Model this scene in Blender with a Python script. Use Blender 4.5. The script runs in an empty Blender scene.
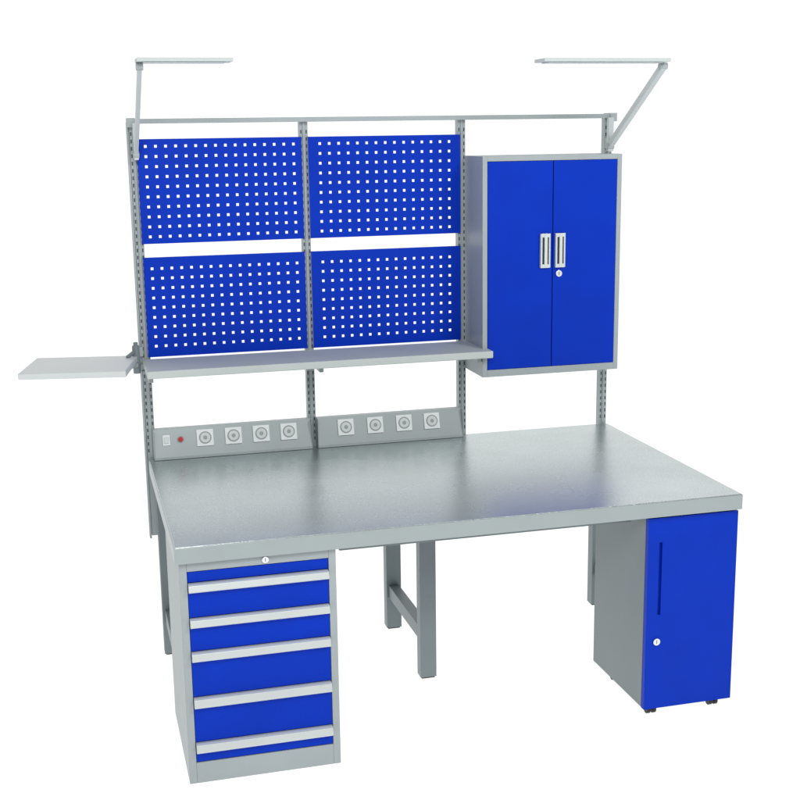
import bpy, bmesh, math
from mathutils import Vector, Matrix
scene=bpy.context.scene
scene.view_settings.view_transform='Standard'; scene.view_settings.look='None'; scene.view_settings.exposure=0
COL=scene.collection

# ------------------------------------------------------------ materials
def mat(name,col,rough=.45,metal=0.0,bump=0.0,bscale=400,var=0.0,vscale=6,spec=.5,coat=0.0,stretch=None,grain=0.0,gscale=220):
    m=bpy.data.materials.new(name); m.use_nodes=True; nt=m.node_tree; b=nt.nodes['Principled BSDF']
    b.inputs['Base Color'].default_value=(*col,1); b.inputs['Roughness'].default_value=rough; b.inputs['Metallic'].default_value=metal
    b.inputs['Specular IOR Level'].default_value=spec; b.inputs['Coat Weight'].default_value=coat
    geo=nt.nodes.new('ShaderNodeNewGeometry'); mp=nt.nodes.new('ShaderNodeMapping'); nt.links.new(geo.outputs['Position'],mp.inputs['Vector'])
    if stretch: mp.inputs['Scale'].default_value=stretch
    if bump>0:
        n=nt.nodes.new('ShaderNodeTexNoise'); n.inputs['Scale'].default_value=bscale; n.inputs['Detail'].default_value=3
        bp=nt.nodes.new('ShaderNodeBump'); bp.inputs['Strength'].default_value=bump; bp.inputs['Distance'].default_value=.001
        nt.links.new(mp.outputs[0],n.inputs['Vector']); nt.links.new(n.outputs['Fac'],bp.inputs['Height']); nt.links.new(bp.outputs[0],b.inputs['Normal'])
    if var>0:
        n=nt.nodes.new('ShaderNodeTexNoise'); n.inputs['Scale'].default_value=vscale; n.inputs['Detail'].default_value=5
        nt.links.new(mp.outputs[0],n.inputs['Vector'])
        r=nt.nodes.new('ShaderNodeMapRange'); r.inputs[1].default_value=.3; r.inputs[2].default_value=.7; r.inputs[3].default_value=1-var; r.inputs[4].default_value=1+var
        nt.links.new(n.outputs['Fac'],r.inputs[0])
        val=r.outputs[0]
        if grain>0:
            n3=nt.nodes.new('ShaderNodeTexNoise'); n3.inputs['Scale'].default_value=gscale; n3.inputs['Detail'].default_value=2; nt.links.new(mp.outputs[0],n3.inputs['Vector'])
            r3=nt.nodes.new('ShaderNodeMapRange'); r3.inputs[1].default_value=.3; r3.inputs[2].default_value=.7; r3.inputs[3].default_value=1-grain; r3.inputs[4].default_value=1+grain; nt.links.new(n3.outputs['Fac'],r3.inputs[0])
            mu=nt.nodes.new('ShaderNodeMath'); mu.operation='MULTIPLY'; nt.links.new(val,mu.inputs[0]); nt.links.new(r3.outputs[0],mu.inputs[1]); val=mu.outputs[0]
        h=nt.nodes.new('ShaderNodeHueSaturation'); h.inputs['Color'].default_value=(*col,1); nt.links.new(val,h.inputs['Value']); nt.links.new(h.outputs[0],b.inputs['Base Color'])
        r2=nt.nodes.new('ShaderNodeMapRange'); r2.inputs[1].default_value=.3; r2.inputs[2].default_value=.7; r2.inputs[3].default_value=rough*(1-var); r2.inputs[4].default_value=rough*(1+var)
        nt.links.new(n.outputs['Fac'],r2.inputs[0]); nt.links.new(r2.outputs[0],b.inputs['Roughness'])
    return m
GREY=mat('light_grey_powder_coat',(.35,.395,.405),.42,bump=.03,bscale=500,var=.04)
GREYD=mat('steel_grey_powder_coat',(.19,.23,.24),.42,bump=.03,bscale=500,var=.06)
LAMPG=mat('lamp_pale_grey_enamel',(.50,.55,.55),.45,var=.02)
SHELF=mat('shelf_laminate',(.52,.57,.555),.5,var=.03,spec=.25)
WHITE=mat('pale_grey_laminate',(.62,.66,.66),.4,var=.02)
BLUE=mat('blue_powder_coat',(.0006,.033,.46),.40,bump=.04,bscale=500,var=.06,spec=.10)
STEEL=mat('brushed_steel_sheet',(.52,.575,.58),.27,metal=.86,bump=.35,bscale=320,var=.07,vscale=6,grain=.13,gscale=220)
STEELE=mat('steel_edge',(.36,.41,.415),.36,metal=.5,var=.03)
ALU=mat('aluminium_handle',(.64,.69,.68),.36,metal=.2,var=.02)
CHROME=mat('chrome_trim',(.75,.76,.78),.18,metal=1)
DARK=mat('dark_slot',(.05,.06,.065),.6)
BLACK=mat('black_rubber',(.012,.012,.013),.5)
STRIP=mat('power_channel_grey',(.36,.40,.405),.4,metal=.2,var=.03)
PLAST=mat('white_plastic',(.75,.78,.78),.35)
PLASTD=mat('grey_plastic',(.30,.33,.33),.4)
PLASTM=mat('pale_grey_plastic',(.60,.63,.63),.4)
RED=mat('red_indicator',(.55,.01,.015),.25)

# ------------------------------------------------------------ builders
class MB:
    def __init__(s): s.bm=bmesh.new(); s.mats=[]
    def mi(s,m):
        if m not in s.mats: s.mats.append(m)
        return s.mats.index(m)
    def box(s,x0,x1,y0,y1,z0,z1,m,M=None):
        vs=[s.bm.verts.new(Vector((x,y,z)) if M is None else M@Vector((x,y,z))) for x in(x0,x1) for y in(y0,y1) for z in(z0,z1)]
        for f in ((0,1,3,2),(4,6,7,5),(0,4,5,1),(2,3,7,6),(0,2,6,4),(1,5,7,3)):
            fc=s.bm.faces.new([vs[i] for i in f]); fc.material_index=s.mi(m)
        return s
    def prism(s,prof,x0,x1,m):   # prof: list of (y,z)
        a=[s.bm.verts.new((x0,y,z)) for y,z in prof]; b=[s.bm.verts.new((x1,y,z)) for y,z in prof]; k=s.mi(m); n=len(prof)
        for i in range(n): s.bm.faces.new([a[i],a[(i+1)%n],b[(i+1)%n],b[i]]).material_index=k
        s.bm.faces.new(a[::-1]).material_index=k; s.bm.faces.new(b).material_index=k
        return s
    def beam(s,p,q,w,h,m):       # box along p->q
        p,q=Vector(p),Vector(q); d=(q-p); L=d.length; d.normalize()
        side=Vector((1,0,0)) if abs(d.x)<.9 else Vector((0,1,0)); up=d.cross(side).normalized(); side=up.cross(d)
        M=Matrix((( side.x,d.x,up.x,p.x),(side.y,d.y,up.y,p.y),(side.z,d.z,up.z,p.z),(0,0,0,1)))
        return s.box(-w/2,w/2,0,L,-h/2,h/2,m,M)
    def cyl(s,c,r,h,axis,m,n=24,r2=None,M=None):
        c=Vector(c); r2=r if r2 is None else r2
        ax={'x':Vector((1,0,0)),'y':Vector((0,1,0)),'z':Vector((0,0,1))}[axis]; u=Vector((0,0,1)) if axis!='z' else Vector((1,0,0)); v=ax.cross(u)
        A=[];B=[]
        for i in range(n):
            t=2*math.pi*i/n; o=u*math.cos(t)+v*math.sin(t)
            pa=c-ax*h/2+o*r; pb=c+ax*h/2+o*r2
            if M: pa=M@pa; pb=M@pb
            A.append(s.bm.verts.new(pa)); B.append(s.bm.verts.new(pb))
        k=s.mi(m)
        for i in range(n): f=s.bm.faces.new([A[i],A[(i+1)%n],B[(i+1)%n],B[i]]); f.material_index=k
        s.bm.faces.new(A[::-1]).material_index=k; s.bm.faces.new(B).material_index=k
        return s
    def obj(s,name,parent=None,bevel=.0015,seg=2,label=None):
        bmesh.ops.recalc_face_normals(s.bm,faces=s.bm.faces)
        co=[v.co for v in s.bm.verts]; lo=Vector([min(c[i] for c in co) for i in range(3)]); hi=Vector([max(c[i] for c in co) for i in range(3)]); c=(lo+hi)/2
        for v in s.bm.verts: v.co-=c
        me=bpy.data.meshes.new(name); s.bm.to_mesh(me); s.bm.free()
        for m in s.mats: me.materials.append(m)
        o=bpy.data.objects.new(name,me); COL.objects.link(o)
        if bevel>0:
            b=o.modifiers.new('bevel','BEVEL'); b.width=bevel; b.segments=seg; b.limit_method='ANGLE'; b.harden_normals=False
        place(o,parent,c)
        if label:o['label']=label
        return o
WP={}
def place(o,parent,c):
    WP[o.name]=Vector(c)
    if parent: o.parent=parent; o.location=Vector(c)-WP[parent.name]
    else: o.location=c
def empty(name,loc,label,cat):
    o=bpy.data.objects.new(name,None); o.empty_display_size=.1; COL.objects.link(o); place(o,None,loc); o['label']=label; o['category']=cat; return o
def copy(o,delta,parent=None):
    n=o.copy(); COL.objects.link(n); par=parent or o.parent; place(n,par,WP[o.name]+Vector(delta))
    for ch in [c for c in o.children]:
        k=ch.copy(); COL.objects.link(k); k.parent=n; WP[k.name]=WP[ch.name]+Vector(delta); k.location=ch.location
    return n

# ------------------------------------------------------------ dimensions
W,D,H,T=1.8,1.05,.746,.051
PX=[.014,.609,1.199,1.785]; PY=1.061; ZT=1.94

# ============================================================ WORKBENCH
wb=empty('workbench',(W/2,D/2,0),'long grey steel workbench with blue pegboards, shelf and overhead lamps','workbench')
m=MB(); m.box(0,W,0,D,H-T,H-.002,STEELE); m.box(.0022,W-.0022,.0022,D-.0022,H-.008,H,STEEL); m.obj('worktop',wb,.0018,2)
# under frame
m=MB()
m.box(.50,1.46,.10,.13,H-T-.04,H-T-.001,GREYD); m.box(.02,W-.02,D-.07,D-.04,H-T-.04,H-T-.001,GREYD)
m.obj('underframe',wb)
# leg frames
def legframe(x):
    m=MB(); s=.05
    for y in (.525,1.0):
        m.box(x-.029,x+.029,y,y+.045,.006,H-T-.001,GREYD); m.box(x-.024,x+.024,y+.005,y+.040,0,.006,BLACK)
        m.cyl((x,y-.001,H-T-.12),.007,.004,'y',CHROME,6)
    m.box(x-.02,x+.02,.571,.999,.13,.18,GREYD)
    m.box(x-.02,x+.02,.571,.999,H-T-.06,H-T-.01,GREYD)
    return m.obj('leg_frame',wb)
l=legframe(.90); copy(l,(-.853,0,0)); copy(l,(.855,0,0))
# uprights with perforation slots
def upright(x,wide=False):
    m=MB(); w=.030
    z0=.45
    m.box(x-w/2,x+w/2,PY-.0,PY+.03,z0,ZT,GREY)
    m.box(x-.004,x+.004,PY-.005,PY-.0005,H+.002,ZT-.005,GREY)
    if wide: m.box(x-.023,x-w/2-.001,PY-.003,PY+.035,z0-.01,ZT-.002,GREY)
    z=H+.02
    while z<ZT-.03:
        for dx in (-.0095,.0095): m.box(x+dx-.0022,x+dx+.0022,PY-.0012,PY+.001,z,z+.013,DARK)
        z+=.025
    return m.obj('upright_post',wb,.0008,1)
for i,x in enumerate(PX): upright(x,i==0)
# top rail + end caps
m=MB(); m.box(PX[0]-.01,PX[3]+.018,PY-.030,PY-.0065,ZT-.008,ZT+.008,GREY); 
m.box(PX[0]-.022,PX[0]+.006,PY-.034,PY+.03,ZT-.02,ZT+.011,GREY); m.box(PX[3]-.008,PX[3]+.020,PY-.034,PY+.03,ZT-.02,ZT+.011,GREY)
m.obj('top_rail',wb)
# pegboards
def pegboard(x0,x1,z0,z1,label=None):
    pitch=.0345; hs=.0095
    nx=int((x1-x0-.02)/pitch); nz=int((z1-z0-.012)/pitch)
    def lines(a,b,n):
        off=(b-a-(n-1)*pitch)/2; L=[a]
        for i in range(n): c=a+off+i*pitch; L+=[c-hs/2,c+hs/2]
        return L+[b]
    X=lines(x0,x1,nx); Z=lines(z0,z1,nz); bm=bmesh.new(); y=PY-.016
    V=[[bm.verts.new((xx,y,zz)) for zz in Z] for xx in X]
    for i in range(len(X)-1):
        for j in range(len(Z)-1):
            if i%2==1 and j%2==1: continue
            bm.faces.new([V[i][j],V[i+1][j],V[i+1][j+1],V[i][j+1]])
    r=bmesh.ops.extrude_face_region(bm,geom=bm.faces[:]+bm.edges[:]+bm.verts[:])
    for v in r['geom']:
        if isinstance(v,bmesh.types.BMVert): v.co.y+=.0014
    m=MB(); m.bm.free(); m.bm=bm; m.mi(BLUE)
    # folded returns
    m.box(x0,x1,y+.0018,y+.013,z1-.0016,z1-.0001,BLUE); m.box(x0,x1,y+.0018,y+.013,z0+.0001,z0+.0016,BLUE)
    return m.obj('pegboard',wb,0)
for a,b in ((PX[0]+.008,PX[1]-.012),(PX[1]+.012,PX[2]-.010)):
    pegboard(a,b,1.520,1.880); pegboard(a,b,1.118,1.472)
# shelf
m=MB(); m.box(.0,1.232,.793,1.0445,1.086,1.112,SHELF)
for x in (PX[0],PX[1],PX[2]): m.box(x-.008,x+.008,.85,1.05,1.062,1.0855,GREY)
m.obj('shelf',wb,.003,3)
# power strips
def powerstrip(x0,x1,outs,extras):
    m=MB(); yf=1.002; yb=1.0545; zb=H+.001; zt=H+.110
    prof=[(yf,zb),(yf,zb+.010),(yb-.026,zt),(yb,zt),(yb,zb)]
    m.prism(prof,x0,x1,STRIP); m.box(x0-.002,x0,yf-.002,yb,zb,zt+.002,GREY); m.box(x1,x1+.002,yf-.002,yb,zb,zt+.002,GREY)
    o=m.obj('power_strip',wb,.001)
    a=Vector((0,yf,zb+.010)); b=Vector((0,yb-.026,zt)); d=(b-a).normalized(); n=Vector((0,-d.z,d.y)); c=(a+b)/2+d*.010
    def fr(x,y=0): # local x=x, local y = normal inwards(-n), local z = d
        p=c+Vector((x,0,0))
        return Matrix(((1,0,0,p.x),(0,-n.y,d.y,p.y),(0,-n.z,d.z,p.z),(0,0,0,1)))
    for x in outs:
        M=fr(x); q=MB(); q.box(-.030,.030,-.006,-.0005,-.030,.030,PLAST,M); q.cyl((0,-.0070,0),.0225,.0012,'y',PLASTD,32,M=M)
        q.cyl((0,-.0082,0),.0180,.0010,'y',PLASTM,32,M=M)
        q.cyl((0,-.0090,0),.0075,.0006,'y',PLASTD,20,M=M)
        q.obj('socket_outlet',o,.0004,1)
    for k,x in extras:
        M=fr(x); q=MB()
        if k=='s': q.box(-.013,.013,-.004,-.0005,-.019,.019,PLAST,M); q.box(-.008,.008,-.008,-.0042,-.012,.012,PLASTM,M); q.obj('rocker_switch',o,.0008,1)
        else: q.cyl((0,-.002,0),.012,.003,'y',PLASTD,20,M=M); q.cyl((0,-.007,0),.008,.006,'y',RED,20,r2=.009,M=M); q.obj('indicator_light',o,.0008,1)
powerstrip(.022,.597,(.205,.308,.410,.512),(('s',.066),('i',.117)))
powerstrip(.621,1.182,(.728,.841,.953,1.062),())
# overhead lamps
def lamp(x,a,b,w):
    m=MB(); m.beam((x,PY-.038,1.83),(x,.60,2.098),w,w*1.15,LAMPG); m.box(x-w*.55,x+w*.55,PY-.048,PY-.031,1.81,1.935,LAMPG); m.box(x-.006,x+.006,PY-.0305,PY-.0052,1.82,1.86,GREY)
    m.cyl((x,.60,2.100),.012,w+.008,'x',GREY,20); m.cyl((x,PY-.040,1.828),.013,w+.006,'x',GREY,20)
    arm=m.obj('lamp_arm',wb,.0015)
    q=MB(); q.box(a,b,.545,.640,2.112,2.123,LAMPG); q.box(a+.02,b-.02,.56,.625,2.1085,2.1115,WHITE); q.obj('lamp_head',arm,.0010,1)
lamp(PX[3]-.01,1.322,1.777,.020); lamp(PX[0]+.003,.006,.298,.014)
# side swivel tray
cx,cy=-.213,.93; R=Matrix.Translation((cx,cy,1.117))@Matrix.Rotation(math.radians(-11),4,'Z')
m=MB(); m.box(-.182,.172,-.15,.15,-.011,.011,WHITE,R); tray=m.obj('side_tray',wb,.004,3)
m=MB(); m.beam((-.10,.95,1.097),(-.030,1.03,1.097),.035,.014,GREY); m.cyl((-.022,1.035,1.115),.013,.10,'z',GREYD,20); m.beam((-.03,1.04,1.14),(.0,1.052,1.14),.02,.034,GREY); m.beam((-.03,1.04,1.085),(.0,1.052,1.085),.02,.02,GREY); m.cyl((-.022,1.035,1.170),.008,.014,'z',GREYD,16)
m.beam((-.055,1.0,1.130),(-.022,1.035,1.147),.012,.010,GREYD)
m.obj('swivel_arm',tray,.002)

# ============================================================ WALL CABINET
x0,x1,yf,yb,z0,z1=1.210,1.747,.849,1.0525,1.005,1.803
wc=empty('wall_cabinet',((x0+x1)/2,yb,z0),'two-door blue and grey steel cabinet hung on the bench uprights','cabinet')
m=MB(); t=.018
m.box(x0,x0+t,yf,yb,z0,z1,GREY); m.box(x1-t,x1,yf,yb,z0,z1,GREY); m.box(x0+t,x1-t,yf,yb,z1-t,z1,GREY); m.box(x0+t,x1-t,yf,yb,z0,z0+.026,GREY); m.box(x0+t,x1-t,yb-.003,yb-.001,z0+.026,z1-t,GREY)
m.box(x1+.0005,x1+.008,yb-.03,yb-.004,1.14,1.18,GREYD); m.box(x1+.0005,x1+.008,yb-.03,yb-.004,1.66,1.70,GREYD)
m.obj('cabinet_body',wc,.0015)
xm=(x0+x1)/2
for k,(a,b) in enumerate(((x0+t+.001,xm-.0015),(xm+.0015,x1-t-.001))):
    m=MB(); m.box(a,b,yf-.002,yf+.018,z0+.027,z1-t-.001,BLUE); d=m.obj('cabinet_door',wc,.002)
    hx=xm-.031 if k==0 else xm+.027
    q=MB(); hz=1.462; w,h=.020,.062
    q.box(hx-w,hx+w,yf-.005,yf-.0022,hz-h,hz+h,CHROME)
    q.box(hx-w+.006,hx+w-.006,yf-.0062,yf-.0052,hz-h+.012,hz+h-.012,DARK)
    q.box(hx-w,hx-w+.006,yf-.016,yf-.0052,hz-h,hz+h,ALU); q.box(hx+w-.006,hx+w,yf-.009,yf-.0052,hz-h,hz+h,ALU)
    q.box(hx-.006,hx+.005,yf-.018,yf-.012,hz-h+.006,hz+h-.006,ALU)
    q.box(hx-w+.006,hx+w-.006,yf-.016,yf-.0064,hz+h-.013,hz+h,ALU); q.box(hx-w+.006,hx+w-.006,yf-.016,yf-.0064,hz-h,hz-h+.013,ALU)
    q.obj('door_handle',d,.001)
    if k==1:
        q=MB(); q.cyl((hx-.003,yf-.005,1.377),.012,.006,'y',CHROME,24); q.box(hx-.004,hx-.002,yf-.009,yf-.008,1.371,1.383,DARK); q.obj('door_lock',d,.0008)

# ============================================================ DRAWER PEDESTAL
x0,x1,yf,yb,zt=.012,.472,.021,.515,H-T-.0015
dp=empty('drawer_pedestal',((x0+x1)/2,(yf+yb)/2,0),'grey steel drawer pedestal with blue drawers standing under the worktop','drawer cabinet')
m=MB(); t=.022
m.box(x0,x0+t,yf,yb,0,zt,GREY); m.box(x1-t,x1,yf,yb,0,zt,GREY); m.box(x0+t,x1-t,yf,yb,.664,zt,GREY); m.box(x0+t,x1-t,yf,yb,0,.066,GREY); m.box(x0+t,x1-t,yb-.004,yb-.001,.066,.664,GREY)
m.obj('pedestal_body',dp,.0015)
a,b=x0+t+.001,x1-t-.001
q=MB(); q.cyl(((x0+x1)/2+.02,yf-.002,.679),.010,.006,'y',CHROME,24); q.box((x0+x1)/2+.019,(x0+x1)/2+.021,yf-.006,yf-.005,.674,.684,DARK); q.obj('pedestal_lock',dp,.0008)
m=MB(); m.box(a,b,yf+.004,yf+.03,.630,.662,BLUE); m.obj('top_band',dp)
for (zs1,zs0,zb) in ((.628,.600,.523),(.521,.492,.419),(.417,.387,.276),(.274,.241,.132),(.130,.098,.068)):
    m=MB(); m.box(a,b,yf+.002,yf+.022,zb,zs0-.001,BLUE); m.box(a,b,yf+.010,yf+.022,zs0,zs1,BLUE); m.box(a+.02,b-.02,yf+.03,yb-.05,zb+.01,zs1-.01,GREYD); d=m.obj('drawer',dp,.0012)
    q=MB(); q.prism([(yf+.009,zs0+.001),(yf-.014,zs0+.003),(yf-.018,zs0+.007),(yf-.012,zs1-.004),(yf-.004,zs1-.001),(yf+.009,zs1-.001)],a+.001,b-.001,ALU); q.obj('drawer_handle',d,.001)

# ============================================================ MOBILE CABINET
x0,x1,yf,yb,z0,zt=1.483,1.797,.019,.427,.036,H-T-.0015
mc=empty('mobile_cabinet',((x0+x1)/2,(yf+yb)/2,0),'grey steel cabinet with blue door on small castors under the worktop','cabinet')
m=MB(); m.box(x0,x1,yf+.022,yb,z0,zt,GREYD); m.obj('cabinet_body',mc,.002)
m=MB(); gx=1.527
y0,y1=yf,yf+.020; zt-=.008
m.box(x0,gx-.0055,y0,y1,z0,zt,BLUE); m.box(gx+.0055,x1,y0,y1,z0,zt,BLUE); m.box(gx-.0055,gx+.0055,y0,y1,z0,.36,BLUE); m.box(gx-.0055,gx+.0055,y0,y1,.605,zt,BLUE); m.box(gx-.0055,gx+.0055,y0+.012,y1,.36,.605,BLUE)
d=m.obj('cabinet_door',mc,0)
q=MB(); q.cyl((1.520,yf-.003,.27),.012,.006,'y',CHROME,24); q.box(1.519,1.521,yf-.0072,yf-.006,.264,.276,DARK); q.obj('door_lock',d,.0008)
def castor(x,y):
    m=MB(); r=.0155
    for dx in (-.010,.010): m.cyl((x+dx,y,r),r,.012,'x',BLACK,24)
    m.cyl((x,y,r),.005,.034,'x',BLACK,16); m.box(x-.0035,x+.0035,y-.010,y+.010,r,.0325,BLACK); m.box(x-.018,x+.018,y-.018,y+.018,.0328,.0356,GREYD)
    return m.obj('castor',mc,.001)
c=castor(x0+.045,yf+.045)
for dx,dy in ((.225,0),(0,.27),(.225,.27)): copy(c,(dx,dy,0))

# ============================================================ SETTING
m=bpy.data.materials.new('self_lit_white_floor'); m.use_nodes=True; nt=m.node_tree; b=nt.nodes['Principled BSDF']
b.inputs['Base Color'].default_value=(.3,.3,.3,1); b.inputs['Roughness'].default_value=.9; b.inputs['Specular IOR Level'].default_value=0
b.inputs['Emission Color'].default_value=(1,1,1,1); b.inputs['Emission Strength'].default_value=.93  # grey floor given its own glow to read white and wash out shadows
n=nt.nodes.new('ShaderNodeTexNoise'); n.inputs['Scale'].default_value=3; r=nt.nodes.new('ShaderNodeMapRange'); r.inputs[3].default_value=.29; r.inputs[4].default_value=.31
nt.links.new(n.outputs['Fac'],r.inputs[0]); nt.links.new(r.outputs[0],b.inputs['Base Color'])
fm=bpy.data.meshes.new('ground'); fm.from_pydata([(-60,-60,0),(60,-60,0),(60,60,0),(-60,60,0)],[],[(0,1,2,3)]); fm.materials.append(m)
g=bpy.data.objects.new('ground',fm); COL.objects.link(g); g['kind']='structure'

w=bpy.data.worlds.new('World'); scene.world=w; w.use_nodes=True; nt=w.node_tree; bg=nt.nodes['Background']
tc=nt.nodes.new('ShaderNodeTexCoord'); sp=nt.nodes.new('ShaderNodeSeparateXYZ'); nt.links.new(tc.outputs['Generated'],sp.inputs[0])
r=nt.nodes.new('ShaderNodeMapRange'); r.interpolation_type='SMOOTHSTEP'; r.inputs[1].default_value=-.2; r.inputs[2].default_value=.65; r.inputs[3].default_value=.22; r.inputs[4].default_value=1.05
nt.links.new(sp.outputs['Y'],r.inputs[0]); nt.links.new(r.outputs[0],bg.inputs['Strength']); bg.inputs['Color'].default_value=(1,1,1,1)
def area(loc,tgt,size,e,col=(1,1,1)):  # added key light, unseen, brightens and models the forms
    L=bpy.data.lights.new('added_key','AREA'); L.energy=e; L.size=size; L.color=col; o=bpy.data.objects.new('added_key_light',L); COL.objects.link(o); o.location=loc
    o.rotation_euler=(Vector(tgt)-Vector(loc)).to_track_quat('-Z','Y').to_euler()
area((-.4,-3.6,3.4),(.9,.6,.8),1.3,90)
area((2.6,-2.6,3.6),(.9,.6,.8),1.3,62)

# ------------------------------------------------------------ camera
yw,pt,rl=-.259,-.211,-.014
fw=Vector((-math.sin(yw)*math.cos(pt),math.cos(yw)*math.cos(pt),math.sin(pt))); rr=fw.cross(Vector((0,0,1))).normalized(); uu=rr.cross(fw)
r2=rr*math.cos(rl)+uu*math.sin(rl); u2=-rr*math.sin(rl)+uu*math.cos(rl)
cd=bpy.data.cameras.new('Camera'); cd.lens=36*1255.4/800; cd.sensor_width=36; cd.clip_end=300; cam=bpy.data.objects.new('Camera',cd); COL.objects.link(cam)
cam.matrix_world=Matrix(((r2.x,u2.x,-fw.x,-.244),(r2.y,u2.y,-fw.y,-3.449),(r2.z,u2.z,-fw.z,1.895),(0,0,0,1)))
scene.camera=cam
